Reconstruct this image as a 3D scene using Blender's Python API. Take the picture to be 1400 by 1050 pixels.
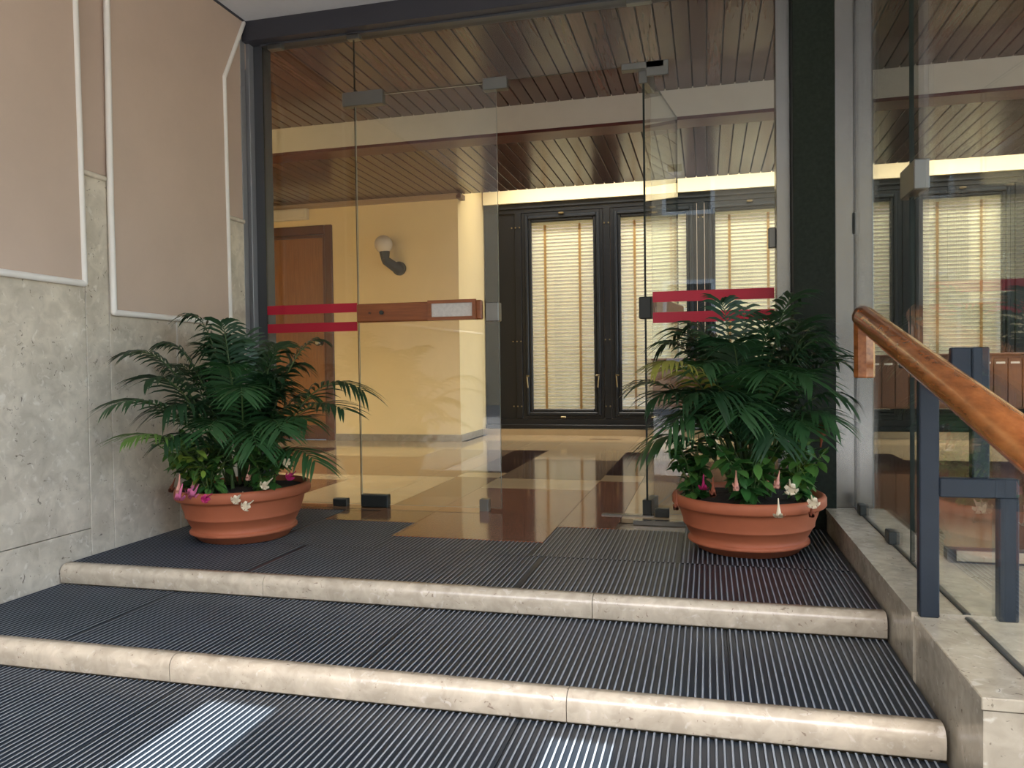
import bpy, math, random
from mathutils import Vector, Matrix
for o in list(bpy.data.objects): bpy.data.objects.remove(o)
S = bpy.context.scene
COL = S.collection
PI = math.pi
rnd = random.Random(7)

# ------------------------------------------------------------------ camera, sky, sun, exposure
F_PX = 1053.3
YAW, PITCH, ROLL = .248374, -.0214118, -.0131143
cam = bpy.data.cameras.new('camera')
cam.sensor_fit = 'HORIZONTAL'; cam.sensor_width = 36
cam.lens = 36 * F_PX / 1400
cam.clip_start = .02; cam.clip_end = 200
co = bpy.data.objects.new('camera', cam); COL.objects.link(co)
cy, sy, cp, sp = math.cos(YAW), math.sin(YAW), math.cos(PITCH), math.sin(PITCH)
fw = Vector((-sy*cp, cy*cp, sp)); rt = Vector((cy, sy, 0)); up = rt.cross(fw)
c_, s_ = math.cos(ROLL), math.sin(ROLL)
r2 = rt*c_ + up*s_; u2 = up*c_ - rt*s_
M = Matrix.Identity(4)
for i in range(3):
    M[i][0] = r2[i]; M[i][1] = u2[i]; M[i][2] = -fw[i]
M[2][3] = .72
co.matrix_world = M
S.camera = co
S.view_settings.view_transform = 'Standard'; S.view_settings.look = 'None'
S.view_settings.gamma = 1; S.view_settings.use_curve_mapping = False
S.view_settings.exposure = 0.3

W = bpy.data.worlds.new('sky'); S.world = W; W.use_nodes = True
nt = W.node_tree; bg = nt.nodes['Background']
sky = nt.nodes.new('ShaderNodeTexSky'); sky.sky_type = 'NISHITA'
sky.sun_disc = False; sky.sun_elevation = math.radians(58); sky.sun_rotation = math.radians(180)
sky.air_density = 1.0; sky.dust_density = 3.0; sky.ozone_density = .6
nt.links.new(sky.outputs[0], bg.inputs[0]); bg.inputs[1].default_value = 1.1

SUN_E = math.radians(60)
sl = bpy.data.lights.new('sun', 'SUN'); sl.energy = 16.0; sl.angle = math.radians(.53); sl.color = (.97, .98, 1)
so = bpy.data.objects.new('sun', sl); COL.objects.link(so)
so.rotation_euler = Vector((0, -math.cos(SUN_E), math.sin(SUN_E))).to_track_quat('Z', 'Y').to_euler()

def lamp(name, loc, size, energy, col, rot=(0, 0, 0)):
    l = bpy.data.lights.new(name, 'AREA'); l.shape = 'RECTANGLE'; l.size, l.size_y = size
    l.energy = energy; l.color = col; l.spread = math.radians(125)
    o = bpy.data.objects.new(name, l); COL.objects.link(o); o.location = loc; o.rotation_euler = rot
    return o
lamp('recess_fill', (1.5, 7.66, 2.93), (7.2, .2), 88, (1, .94, .82))  # unseen fill lamp added in the recess to brighten blinds and upper wall
for p in ((-3.7, 4.35, 2.595), (2.4, 6.5, 2.40), (4.6, 6.5, 2.40), (3.4, 4.2, 2.59), (5.2, 4.2, 2.59)):
    lamp('lobby_fill', p, (1.2, .25), 52 if p[0] < 0 else 16, (1, .94, .84))  # unseen fill lamps added to brighten the lobby and its door wall

# ------------------------------------------------------------------ materials
def lin(c):
    return tuple(((v/255)/12.92 if v/255 <= .04045 else ((v/255+.055)/1.055)**2.4) for v in c)
def newmat(name):
    m = bpy.data.materials.new(name); m.use_nodes = True
    return m, m.node_tree, m.node_tree.nodes['Principled BSDF']
def mat(name, rgb, rough=.5, metal=0, spec=.5, var=0, vscale=8, bump=0, bscale=60, stretch=None, rgb2=None, objvar=0, coat=0):
    m, t, b = newmat(name)
    N, L = t.nodes, t.links
    c = (*lin(rgb), 1)
    b.inputs['Base Color'].default_value = c
    b.inputs['Roughness'].default_value = rough; b.inputs['Metallic'].default_value = metal
    b.inputs['Specular IOR Level'].default_value = spec
    if coat: b.inputs['Coat Weight'].default_value = coat; b.inputs['Coat Roughness'].default_value = .08
    tc = N.new('ShaderNodeTexCoord')
    mp = N.new('ShaderNodeMapping'); L.new(tc.outputs['Object'], mp.inputs[0])
    if stretch: mp.inputs['Scale'].default_value = stretch
    out = None
    if var or rgb2:
        n = N.new('ShaderNodeTexNoise'); n.inputs['Scale'].default_value = vscale; n.inputs['Detail'].default_value = 6
        n.inputs['Roughness'].default_value = .62
        L.new(mp.outputs[0], n.inputs[0])
        r = N.new('ShaderNodeValToRGB'); r.color_ramp.elements[0].position = .32; r.color_ramp.elements[1].position = .68
        k = 1-var
        r.color_ramp.elements[0].color = (c[0]*k, c[1]*k, c[2]*k, 1)
        r.color_ramp.elements[1].color = (*lin(rgb2), 1) if rgb2 else (min(1, c[0]*(1+var)), min(1, c[1]*(1+var)), min(1, c[2]*(1+var)), 1)
        L.new(n.outputs[0], r.inputs[0]); out = r.outputs[0]
    if objvar:
        oi = N.new('ShaderNodeObjectInfo'); mr = N.new('ShaderNodeMapRange')
        mr.inputs[3].default_value = 1-objvar; mr.inputs[4].default_value = 1+objvar
        L.new(oi.outputs['Random'], mr.inputs[0])
        hs = N.new('ShaderNodeHueSaturation'); L.new(mr.outputs[0], hs.inputs['Value'])
        if out: L.new(out, hs.inputs['Color'])
        else: hs.inputs['Color'].default_value = c
        out = hs.outputs[0]
    if out: L.new(out, b.inputs['Base Color'])
    if bump:
        n2 = N.new('ShaderNodeTexNoise'); n2.inputs['Scale'].default_value = bscale; n2.inputs['Detail'].default_value = 4
        L.new(mp.outputs[0], n2.inputs[0])
        bp = N.new('ShaderNodeBump'); bp.inputs['Strength'].default_value = bump; bp.inputs['Distance'].default_value = .004
        L.new(n2.outputs[0], bp.inputs['Height']); L.new(bp.outputs[0], b.inputs['Normal'])
    return m
def stone(name, base, light, dark, rough=.35, pits=.5, scale=1.0, veins=0):
    """shelly limestone: soft blotches, pale fossil flecks and small dark pits"""
    m, t, b = newmat(name); N, L = t.nodes, t.links
    b.inputs['Roughness'].default_value = rough
    tc = N.new('ShaderNodeTexCoord')
    def noise(s, det=5, dist=0):
        n = N.new('ShaderNodeTexNoise'); n.inputs['Scale'].default_value = s*scale; n.inputs['Detail'].default_value = det
        n.inputs['Distortion'].default_value = dist; L.new(tc.outputs['Object'], n.inputs[0]); return n
    def ramp(src, p0, p1, c0, c1):
        r = N.new('ShaderNodeValToRGB'); e = r.color_ramp.elements
        e[0].position, e[1].position = p0, p1; e[0].color, e[1].color = c0, c1
        L.new(src, r.inputs[0]); return r.outputs[0]
    def mix(a, bcol, fac):
        x = N.new('ShaderNodeMix'); x.data_type = 'RGBA'
        L.new(a, x.inputs[6]); x.inputs[7].default_value = (*lin(bcol), 1); L.new(fac, x.inputs[0]); return x.outputs[2]
    k = lin(base)
    col = ramp(noise(6).outputs[0], .3, .7, (k[0]*.86, k[1]*.86, k[2]*.84, 1), (k[0]*1.1, k[1]*1.1, k[2]*1.08, 1))
    col2 = ramp(noise(17, 8, .8).outputs[0], .35, .65, (.84, .83, .81, 1), (1.08, 1.08, 1.07, 1))
    mm = N.new('ShaderNodeMix'); mm.data_type = 'RGBA'; mm.blend_type = 'MULTIPLY'; mm.inputs[0].default_value = 1
    L.new(col, mm.inputs[6]); L.new(col2, mm.inputs[7]); col = mm.outputs[2]
    w, bl = (1, 1, 1, 1), (0, 0, 0, 1)
    col = mix(col, light, ramp(noise(26, 4, 1.0).outputs[0], .60, .72, bl, (.6, .6, .6, 1)))
    f = N.new('ShaderNodeMath'); f.operation = 'MULTIPLY'
    L.new(ramp(noise(34, 3, 1.8).outputs[0], .66, .72, bl, w), f.inputs[0]); f.inputs[1].default_value = pits
    col = mix(col, dark, f.outputs[0])
    if veins:
        n = noise(2.2, 6, 1.2)
        col = mix(col, dark, ramp(n.outputs[0], .49, .5, bl, (veins, veins, veins, 1)))
    L.new(col, b.inputs['Base Color'])
    return m
def glassmat(name, tint):
    """clear float glass: straight-through transmission plus the Fresnel mirror of its two faces"""
    m = bpy.data.materials.new(name); m.use_nodes = True
    t = m.node_tree; N, L = t.nodes, t.links
    N.remove(N['Principled BSDF'])
    g = N.new('ShaderNodeNewGeometry')
    d = N.new('ShaderNodeVectorMath'); d.operation = 'DOT_PRODUCT'
    L.new(g.outputs['Normal'], d.inputs[0]); L.new(g.outputs['Incoming'], d.inputs[1])
    def mth(op, a, b=None):
        x = N.new('ShaderNodeMath'); x.operation = op
        for i, v in enumerate((a, b)):
            if v is None: continue
            if isinstance(v, (int, float)): x.inputs[i].default_value = v
            else: L.new(v, x.inputs[i])
        return x.outputs[0]
    c = mth('ABSOLUTE', d.outputs['Value'])
    fr = mth('ADD', mth('MULTIPLY', mth('POWER', mth('SUBTRACT', 1.0, c), 5.0), .96), .042)
    tr = N.new('ShaderNodeBsdfTransparent'); tr.inputs[0].default_value = (*tint, 1)
    gl = N.new('ShaderNodeBsdfGlossy'); gl.inputs['Roughness'].default_value = 0; gl.inputs[0].default_value = (1, 1, 1, 1)
    mx = N.new('ShaderNodeMixShader'); L.new(fr, mx.inputs[0]); L.new(tr.outputs[0], mx.inputs[1]); L.new(gl.outputs[0], mx.inputs[2])
    L.new(mx.outputs[0], N['Material Output'].inputs[0])
    return m
def translucent(name, rgb, rough=.5, t=.35):
    m, tr, b = newmat(name); N, L = tr.nodes, tr.links
    b.inputs['Base Color'].default_value = (*lin(rgb), 1); b.inputs['Roughness'].default_value = rough
    x = N.new('ShaderNodeBsdfTranslucent'); x.inputs[0].default_value = (*lin(rgb), 1)
    mx = N.new('ShaderNodeMixShader'); mx.inputs[0].default_value = t
    L.new(b.outputs[0], mx.inputs[1]); L.new(x.outputs[0], mx.inputs[2]); L.new(mx.outputs[0], N['Material Output'].inputs[0])
    return m

WALLSTONE = stone('wall_limestone', (198, 187, 170), (224, 216, 202), (104, 92, 80), .32, .9)
STEPSTONE = stone('step_limestone', (182, 171, 153), (204, 196, 182), (112, 94, 80), .25, .7, 1.3)
CURBSTONE = stone('curb_limestone', (170, 160, 142), (196, 188, 172), (92, 80, 68), .2, .7, 1.2)
PLASTER = mat('beige_plaster', (184, 162, 144), .8, var=.04, vscale=3)
PINK = mat('pink_panel', (190, 168, 149), .7, var=.05, vscale=2.5)
WHITE = mat('white_moulding', (226, 220, 210), .5, var=.03)
SOFFIT = mat('grey_soffit', (196, 198, 200), .7, var=.03)
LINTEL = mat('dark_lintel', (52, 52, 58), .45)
STEEL = mat('brushed_steel', (150, 150, 149), .25, 1, var=.06, vscale=6, stretch=(40, 40, .8))
STEELDK = mat('dark_steel', (84, 86, 90), .45, .5)
POSTSTEEL = mat('post_steel', (132, 132, 134), .4, .25)
FITTING = mat('satin_fitting', (124, 124, 120), .38, .9)
GREENGRANITE = mat('dark_green_granite', (26, 33, 25), .5, spec=.2, var=.35, vscale=60)
GLASS = glassmat('clear_glass', (.965, .985, .968))
GLASSEDGE = mat('glass_edge', (22, 32, 27), .4, spec=.3)
GLASSEDGELT = mat('glass_edge_pale', (128, 138, 128), .3)
RED = mat('red_film', (186, 20, 52), .45)
BARWOOD = mat('push_bar_wood', (140, 78, 40), .35, var=.2, vscale=5, stretch=(1.2, 14, 14))
CEILWOOD = mat('ceiling_plank_wood', (82, 58, 50), .2, var=.22, vscale=5, stretch=(14, .9, 14), objvar=.28)
CEILDARK = mat('ceiling_backing', (20, 12, 9), .7)
TRIMWOOD = mat('reddish_trim_wood', (78, 34, 28), .35, var=.18, vscale=5, stretch=(1, 14, 14))
CREAM = mat('cream_paint', (240, 226, 190), .6)
FASCIA = mat('fascia_paint', (190, 184, 172), .5, var=.03)
YELLOW = mat('yellow_paint', (236, 212, 162), .65, var=.03, vscale=2)
BASEGREY = mat('grey_marble_base', (150, 140, 126), .3, var=.15, vscale=20)
DOORWOOD = mat('door_wood', (146, 96, 54), .35, var=.16, vscale=4, stretch=(14, 14, 1))
DOORFRAME = mat('door_frame_wood', (92, 54, 38), .4, var=.15, vscale=4, stretch=(10, 10, 1))
BLACKM = mat('black_window_metal', (24, 27, 32), .4, spec=.35)
BLACKM2 = mat('black_window_metal_raised', (33, 37, 43), .38, spec=.35)
BRASS = mat('old_brass', (150, 136, 106), .35, .9)
SLAT = translucent('blind_slat', (250, 240, 208), .5, .4)
TAPE = translucent('blind_tape', (206, 164, 104), .7, .3)
RUBBER = mat('black_rubber', (28, 35, 42), .36, spec=.35, var=.12, vscale=4)
RIB_GLINT = mat('rubber_rib_glint', (120, 127, 133), .45, spec=.5, var=.15, vscale=5)  # pale rib tops: sky highlight on the rubber put into the colour
TERRA = mat('terracotta', (160, 90, 60), .6, spec=.3, var=.08, vscale=5, bump=.05, bscale=120)
SOIL = mat('potting_soil', (36, 27, 20), .95, var=.4, vscale=60, bump=1, bscale=50)
PALM = [translucent('palm_leaf_dark', (33, 64, 36), .42, .18), translucent('palm_leaf_mid', (46, 82, 44), .42, .2), translucent('palm_leaf_pale', (104, 138, 62), .45, .25), translucent('palm_leaf_yellowing', (150, 150, 66), .45, .25)]
STALK = mat('palm_stalk', (70, 92, 46), .5)
LEAF = [translucent('shrub_leaf_dark', (50, 94, 44), .35, .15), translucent('shrub_leaf_mid', (84, 126, 58), .35, .2), translucent('shrub_leaf_yellow_green', (126, 150, 60), .4, .2)]
PETALP = translucent('pink_petal', (222, 120, 160), .6, .3)
PETALM = translucent('magenta_petal', (190, 40, 110), .6, .3)
PETALW = translucent('cream_petal', (240, 226, 196), .6, .3)
PETALS = translucent('salmon_bud', (222, 160, 140), .6, .3)
WILT = mat('wilted_petal', (122, 60, 34), .8)
RAILWOOD = mat('handrail_wood', (152, 88, 46), .22, var=.32, vscale=7, stretch=(6, 1.2, 6), rgb2=(176, 108, 58), coat=.4)
NAVY = mat('navy_painted_steel', (30, 38, 47), .42, spec=.35, var=.1, vscale=10)
BOXWOOD = mat('mailbox_wood', (104, 70, 50), .45, var=.18, vscale=5, stretch=(12, 12, 1), objvar=.1)
LABELW = mat('white_paper', (222, 220, 212), .6)
PLATE = mat('worn_white_plate', (206, 200, 192), .5, var=.1, vscale=60)
GLOBE = translucent('opal_globe', (238, 230, 220), .2, .3)
BLACKPL = mat('black_plastic', (40, 44, 42), .45)
LAMPBOX = mat('lamp_diffuser', (226, 216, 196), .5)
TRIMLT = mat('ceiling_trim', (164, 140, 112), .5)
PAVE = mat('street_paving', (112, 110, 106), .8, var=.1)
def fl(name, rgb, v=.12, s=9): return mat(name, rgb, .09, var=v, vscale=s)
FB = fl('beige_marble', (172, 150, 116), .06, 4)
FN = fl('brown_marble', (116, 86, 62), .14, 40)
FR = fl('red_brown_terrazzo', (122, 82, 62), .32, 70)
FD = fl('dark_brown_marble', (52, 32, 27), .2, 40)
FG = fl('grey_brown_marble', (110, 92, 74), .12, 30)

# ------------------------------------------------------------------ mesh helpers
class MB:
    def __init__(s): s.v = []; s.f = []; s.m = []; s.sm = []
    def add(s, vs, fs, m=0, smooth=False):
        b = len(s.v); s.v += [tuple(v) for v in vs]
        for f in fs: s.f.append([b+i for i in f]); s.m.append(m); s.sm.append(smooth)
        return s
    def box(s, a, b, m=0, edge=None):
        x0, y0, z0 = a; x1, y1, z1 = b
        vs = [(x0,y0,z0),(x1,y0,z0),(x1,y1,z0),(x0,y1,z0),(x0,y0,z1),(x1,y0,z1),(x1,y1,z1),(x0,y1,z1)]
        fs = [(0,3,2,1),(4,5,6,7),(0,1,5,4),(1,2,6,5),(2,3,7,6),(3,0,4,7)]
        s.add(vs, fs, m)
        if edge is not None:      # thin axis gets glass faces, the rim another material
            d = [x1-x0, y1-y0, z1-z0]; ax = d.index(min(d))
            n = len(s.m)-6
            big = {0: (3, 5), 1: (2, 4), 2: (0, 1)}[ax]
            for i in range(6):
                if i not in big: s.m[n+i] = edge
        return s
    def bbox(s, a, b, r, m=0):
        """box with all edges chamfered by r"""
        r = min([r]+[abs(b[i]-a[i])*.45 for i in range(3)])
        lo, hi = a, b; P = {}; vs = []
        for sx in (0, 1):
            for sy2 in (0, 1):
                for sz in (0, 1):
                    c = [(lo, hi)[q][i] for i, q in enumerate((sx, sy2, sz))]
                    d = [(r, -r)[q] for q in (sx, sy2, sz)]
                    for ax in range(3):
                        p = [c[i]+(0 if i == ax else d[i]) for i in range(3)]
                        P[(sx, sy2, sz, ax)] = len(vs); vs.append(p)
        fs = []
        for ax in range(3):
            o = [i for i in range(3) if i != ax]
            for q in (0, 1):
                f = []
                for (u, w) in ((0,0),(1,0),(1,1),(0,1)):
                    k = [0,0,0]; k[ax] = q; k[o[0]] = u; k[o[1]] = w
                    f.append(P[(*k, ax)])
                fs.append(f)
        for ax in range(3):
            o = [i for i in range(3) if i != ax]
            for u in (0, 1):
                for w in (0, 1):
                    k0 = [0,0,0]; k0[o[0]] = u; k0[o[1]] = w; k1 = list(k0); k1[ax] = 1
                    fs.append([P[(*k0, o[0])], P[(*k1, o[0])], P[(*k1, o[1])], P[(*k0, o[1])]])
        for k in [(a1,b1,c1) for a1 in (0,1) for b1 in (0,1) for c1 in (0,1)]:
            fs.append([P[(*k, 0)], P[(*k, 1)], P[(*k, 2)]])
        return s.add(vs, fs, m)
    def prism(s, poly, ax, a, b, m=0, smooth=False):
        """extrude a 2-D polygon along axis ax from a to b; the polygon lists the other two axes in order"""
        n = len(poly); o = [i for i in range(3) if i != ax]; vs = []
        for t in (a, b):
            for p in poly:
                v = [0,0,0]; v[ax] = t; v[o[0]], v[o[1]] = p; vs.append(v)
        s.add(vs, [list(range(n)), list(range(2*n-1, n-1, -1))], m)
        return s.add(vs, [(i, (i+1) % n, n+(i+1) % n, n+i) for i in range(n)], m, smooth)
    def tube(s, pts, rad, n=8, m=0, smooth=True, cap=True, sq=(1, 1)):
        pts = [Vector(p) for p in pts]; k = len(pts)
        R_ = rad if isinstance(rad, (list, tuple)) else [rad]*k
        base = len(s.v); vs = []; up0 = Vector((0, 0, 1))
        for i, p in enumerate(pts):
            d = (pts[min(i+1, k-1)]-pts[max(i-1, 0)]).normalized()
            u = d.cross(up0)
            if u.length < .05: u = d.cross(Vector((0, 1, 0)))
            u.normalize(); w = u.cross(d)
            for j in range(n):
                a = 2*PI*j/n
                vs.append(p+u*math.cos(a)*R_[i]*sq[0]+w*math.sin(a)*R_[i]*sq[1])
        fs = [(i*n+j, i*n+(j+1) % n, (i+1)*n+(j+1) % n, (i+1)*n+j) for i in range(k-1) for j in range(n)]
        s.add(vs, fs, m, smooth)
        if cap: s.add(vs[:n], [list(range(n-1, -1, -1))], m); s.add(vs[-n:], [list(range(n))], m)
        return s
    def lathe(s, prof, n=48, c=(0, 0, 0), m=0, smooth=True):
        vs = [(c[0]+r*math.cos(2*PI*j/n), c[1]+r*math.sin(2*PI*j/n), c[2]+z) for r, z in prof for j in range(n)]
        k = len(prof)
        return s.add(vs, [(i*n+j, i*n+(j+1) % n, (i+1)*n+(j+1) % n, (i+1)*n+j) for i in range(k-1) for j in range(n)], m, smooth)
    def mesh(s, name, mats):
        me = bpy.data.meshes.new(name); me.from_pydata(s.v, [], s.f)
        for x in (mats if isinstance(mats, (list, tuple)) else [mats]): me.materials.append(x)
        me.polygons.foreach_set('material_index', s.m); me.polygons.foreach_set('use_smooth', s.sm)
        me.validate(); me.update()
        import bmesh
        bm = bmesh.new(); bm.from_mesh(me)
        if not getattr(s, 'keep', False): bmesh.ops.recalc_face_normals(bm, faces=bm.faces)
        bm.to_mesh(me); bm.free()
        return me
    def build(s, name, mats, parent=None):
        return link(name, s.mesh(name, mats), parent)
def link(name, me, parent=None):
    o = bpy.data.objects.new(name, me); COL.objects.link(o)
    if parent:
        o.parent = parent; o.matrix_parent_inverse = Matrix.Translation(-parent.location) if parent.parent is None else Matrix.Identity(4)
    return o
def empty(name, loc=(0, 0, 0)):
    o = bpy.data.objects.new(name, None); COL.objects.link(o); o.location = loc; o.empty_display_size = .1
    return o
def tag(o, label=None, cat=None, group=None, kind=None):
    if label: o['label'] = label
    if cat: o['category'] = cat
    if group: o['group'] = group
    if kind: o['kind'] = kind
    return o
def struct(o, label=None): return tag(o, label, None, None, 'structure')
def thing(name, loc, label, cat, group=None): return tag(empty(name, loc), label, cat, group)
def B(name, a, b, m, parent=None, r=0, edge=None):
    mb = MB()
    mb.bbox(a, b, r) if r else mb.box(a, b, 0, edge)
    return mb.build(name, m, parent)

# ------------------------------------------------------------------ setting: porch
XL, YG, XR = -2.37, 3.72, .622          # left wall plane, glass facade plane, side glass plane
wl = struct(empty('wall_left', (XL, 2, 0)), 'beige limestone wall with framed pink panels left of the steps')
B('wall_core', (-2.75, -.6, -.4), (XL-.03, 3.60, 2.6), PLASTER, wl)
for (y0, y1, z0, z1) in ((-.6, .88, -.35, .104), (.884, 2.534, -.35, .104), (-.6, .88, .107, 1.508), (.884, 2.534, .107, 1.508),
                         (2.537, 2.657, -.35, 1.508), (2.66, 3.066, -.1, 1.508), (3.078, 3.62, -.1, 1.508)):
    B('marble_slab', (XL-.03, y0, z0), (XL, y1, z1), WALLSTONE, wl, .0015)
B('joint_strip', (XL-.03, 3.066, -.05), (XL-.004, 3.078, .96), WHITE, wl)
MB().prism([(-.6, 1.512), (3.62, 1.512), (3.62, 2.22), (3.787, 2.575), (3.787, 2.6), (-.6, 2.6)], 0, XL-.03, XL-.004).build('plaster_field', PLASTER, wl)
for (y0, y1) in ((2.525, 2.652), (3.475, 3.62)):
    B('stone_ledge', (XL-.03, y0, 1.498), (XL+.012, y1, 1.518), WALLSTONE, wl, .004)
def wall_panel(poly, path):
    p = MB().prism(poly, 0, XL-.01, XL+.016).build('panel', PINK, wl)
    mb = MB()
    for a, b in zip(path[:-1], path[1:]):
        mb.tube([(XL+.014, *a), (XL+.014, *b)], .013, 8)
    for a in path[1:-1]:
        mb.lathe([(.0, -.013), (.009, -.009), (.013, 0), (.009, .009), (0, .013)], 8, (XL+.014, *a))
    mb.build('moulding', WHITE, p)
wall_panel([(-.6, 1.085), (2.515, 1.07), (2.497, 2.59), (-.6, 2.59)], [(-.6, 1.085), (2.515, 1.07), (2.497, 2.59)])
wall_panel([(2.667, .967), (3.462, .963), (3.45, 2.205), (3.632, 2.555), (3.64, 2.59), (2.69, 2.59), (2.668, 2.25)],
           [(2.69, 2.59), (2.668, 2.25), (2.663, 1.4), (2.667, .967), (3.462, .963), (3.456, 1.6), (3.45, 2.205), (3.632, 2.555)])
B('dark_top_strip', (XL-.03, -.6, 2.555), (XL+.022, 3.79, 2.6), LINTEL, wl)  # dark strip along the top of the left wall

# porch roof, with unseen slotted strips added to shape sun patches on the lowest tread
ce = struct(empty('ceiling_porch', (0, 2, 2.565)), 'pale grey soffit over the entrance steps')
tanE = math.tan(SUN_E)
YE = 1.735-2.705/tanE
B('soffit', (-2.8, YE, 2.565), (.75, 3.66, 2.9), SOFFIT, ce)
sl_x = [(-2.8, -1.265), (-1.072, -.36), (-.215, .75)]
for a, b in sl_x: B('sun_mask_strip', (a, YE-.5, 2.565), (b, YE, 2.62), SOFFIT, ce)
B('sun_mask_edge', (-2.8, YE-.62, 2.565), (.75, YE-.5, 2.62), SOFFIT, ce)
li = struct(empty('trim_1', (-1, YG, 2.46)), 'dark metal lintel across the top of the glass front')
B('lintel', (-2.6, 3.64, 2.462), (.72, 3.80, 2.62), LINTEL, li)
B('glazing_channel', (-2.3, 3.70, 2.452), (.3, 3.74, 2.462), STEELDK, li)

# steps
st = struct(empty('entrance_steps', (-1, 2, 0)), 'three low steps with rounded pale limestone nosings')
XN0, XN1 = XL+.002, .493
def nosing(x0, x1, yb, z, parent):
    w = .05; hgt = .07; r = .03; ys = yb-w
    pr = [(yb, z), (ys+r, z)]+[(ys+r-r*math.sin(a), z-r+r*math.cos(a)) for a in [PI/2*i/8 for i in range(1, 9)]]+[(ys+.002, z-hgt+.004), (ys+.004, z-hgt), (yb, z-hgt)]
    MB().prism(pr, 0, x0, x1, 0, True).build('nosing_stone', STEPSTONE, parent)
for yb, z, js in ((2.42, .002, (-1.507, -.353)), (1.86, -.068, (-1.446, -.335)), (1.31, -.138, (-1.5, -.3))):
    xs = [XN0+.006, *js, XN1]
    for a, b in zip(xs[:-1], xs[1:]): nosing(a+.001, b-.001, yb, z, st)
B('step_core', (XL, 2.42, -.3), (XN1, 3.75, -.024), CURBSTONE, st)
B('step_core', (XL, 1.86, -.3), (XN1, 2.40, -.094), CURBSTONE, st)
B('step_core', (XL, 1.31, -.3), (XN1, 1.84, -.164), CURBSTONE, st)
ws = struct(empty('wall_street', (0, -11, 0)), 'ochre building across the street, seen only in the glass')
OCHRE = mat('ochre_render', (196, 168, 130), .85, var=.05)
B('facade', (-14, -11.3, -.3), (14, -11, 7.5), OCHRE, ws)
for i in range(9):
    for z in (.8, 4.2):
        fb = ws
        B('street_window', (-12.6+2.9*i, -11.02, z), (-11.4+2.9*i, -10.95, z+1.9), WHITE, fb)
        B('street_pane', (-12.5+2.9*i, -10.96, z+.1), (-11.5+2.9*i, -10.94, z+1.8), GREENGRANITE, fb)
pv = struct(B('pavement', (-25, -40, -.3), (30, 1.29, -.21), PAVE), 'street paving at the foot of the steps')

# ribbed rubber mats: one mat per tread, one part per moulded tile
PITCH = .0175
def rib_tile(x0, x1, y0, y1, z, parent):
    mb = MB()
    mb.box((x0, y0, z-.02), (x1, y1, z-.0028))
    n = int((x1-x0)/PITCH)
    for i in range(n):
        c = x0+PITCH*(i+.5)
        x = [c-.004, c-.0022, c+.0022, c+.004]
        vs = [(x[0], y0, z-.0028), (x[1], y0, z), (x[2], y0, z), (x[3], y0, z-.0028), (x[0], y1, z-.0028), (x[1], y1, z), (x[2], y1, z), (x[3], y1, z-.0028)]
        mb.add(vs, [(0, 1, 5, 4), (2, 3, 7, 6), (0, 3, 2, 1), (4, 5, 6, 7)], 0)
        mb.add(vs, [(1, 2, 6, 5)], 1)
    mb.keep = True
    return mb.build('mat_tile', [RUBBER, RIB_GLINT], parent)
MG = 'ribbed rubber mats on the steps'
m = thing('rubber_mat', (-1, 2.9, 0), 'black ribbed rubber mat on the landing, notched for the doorway', 'mat', MG)
for (x0, x1, y0, y1) in ((XL+.002, -1.60, 2.422, 2.855), (-1.598, -.602, 2.422, 2.855), (-.60, .492, 2.422, 2.855),
                         (XL+.002, -1.80, 2.857, 3.60), (-1.798, -1.302, 2.857, 3.37), (-1.30, -.662, 2.857, 3.085), (-.66, -.102, 2.857, 3.40), (-.10, .492, 2.857, 3.56)):
    rib_tile(x0, x1, y0, y1, 0, m)
m = thing('rubber_mat', (-1, 2.1, -.07), 'black ribbed rubber mat between the two limestone nosings', 'mat', MG)
for a, b in ((XL+.002, -1.852), (-1.85, -.902), (-.90, .048), (.05, .492)): rib_tile(a, b, 1.862, 2.374, -.07, m)
m = thing('rubber_mat', (-1, 1.6, -.14), 'black ribbed rubber mat on lowest tread with sunlit patches', 'mat', MG)
for a, b in ((XL+.002, -1.402), (-1.40, -.452), (-.45, .492)): rib_tile(a, b, 1.312, 1.814, -.14, m)

# side curb under the glass
cu = struct(empty('curb', (.6, 2.5, 0)), 'low limestone curb carrying the side glass and the handrail post')
MB().prism([(2.118, .065), (3.60, .065), (3.60, .09), (2.118, .09)], 0, .495, .732).build('coping_stone', CURBSTONE, cu)
B('curb_facing', (.499, 2.122, -.3), (.725, 3.60, .063), CURBSTONE, cu)
B('coping_stone', (.500, 1.62, .058), (.95, 2.112, .083), CURBSTONE, cu, .002)
B('curb_facing', (.504, 1.625, -.4), (.94, 2.114, .056), CURBSTONE, cu)
B('inner_platform', (.735, 1.62, -.02), (2.6, 2.70, .082), CURBSTONE, cu)
B('base_channel', (.735, 2.70, .0), (2.6, 2.74, .125), STEELDK, cu)
for i in range(4): B('channel_block', (.76+.3*i, 2.692, .09), (1.04+.3*i, 2.70, .122), CURBSTONE, cu)

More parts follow.
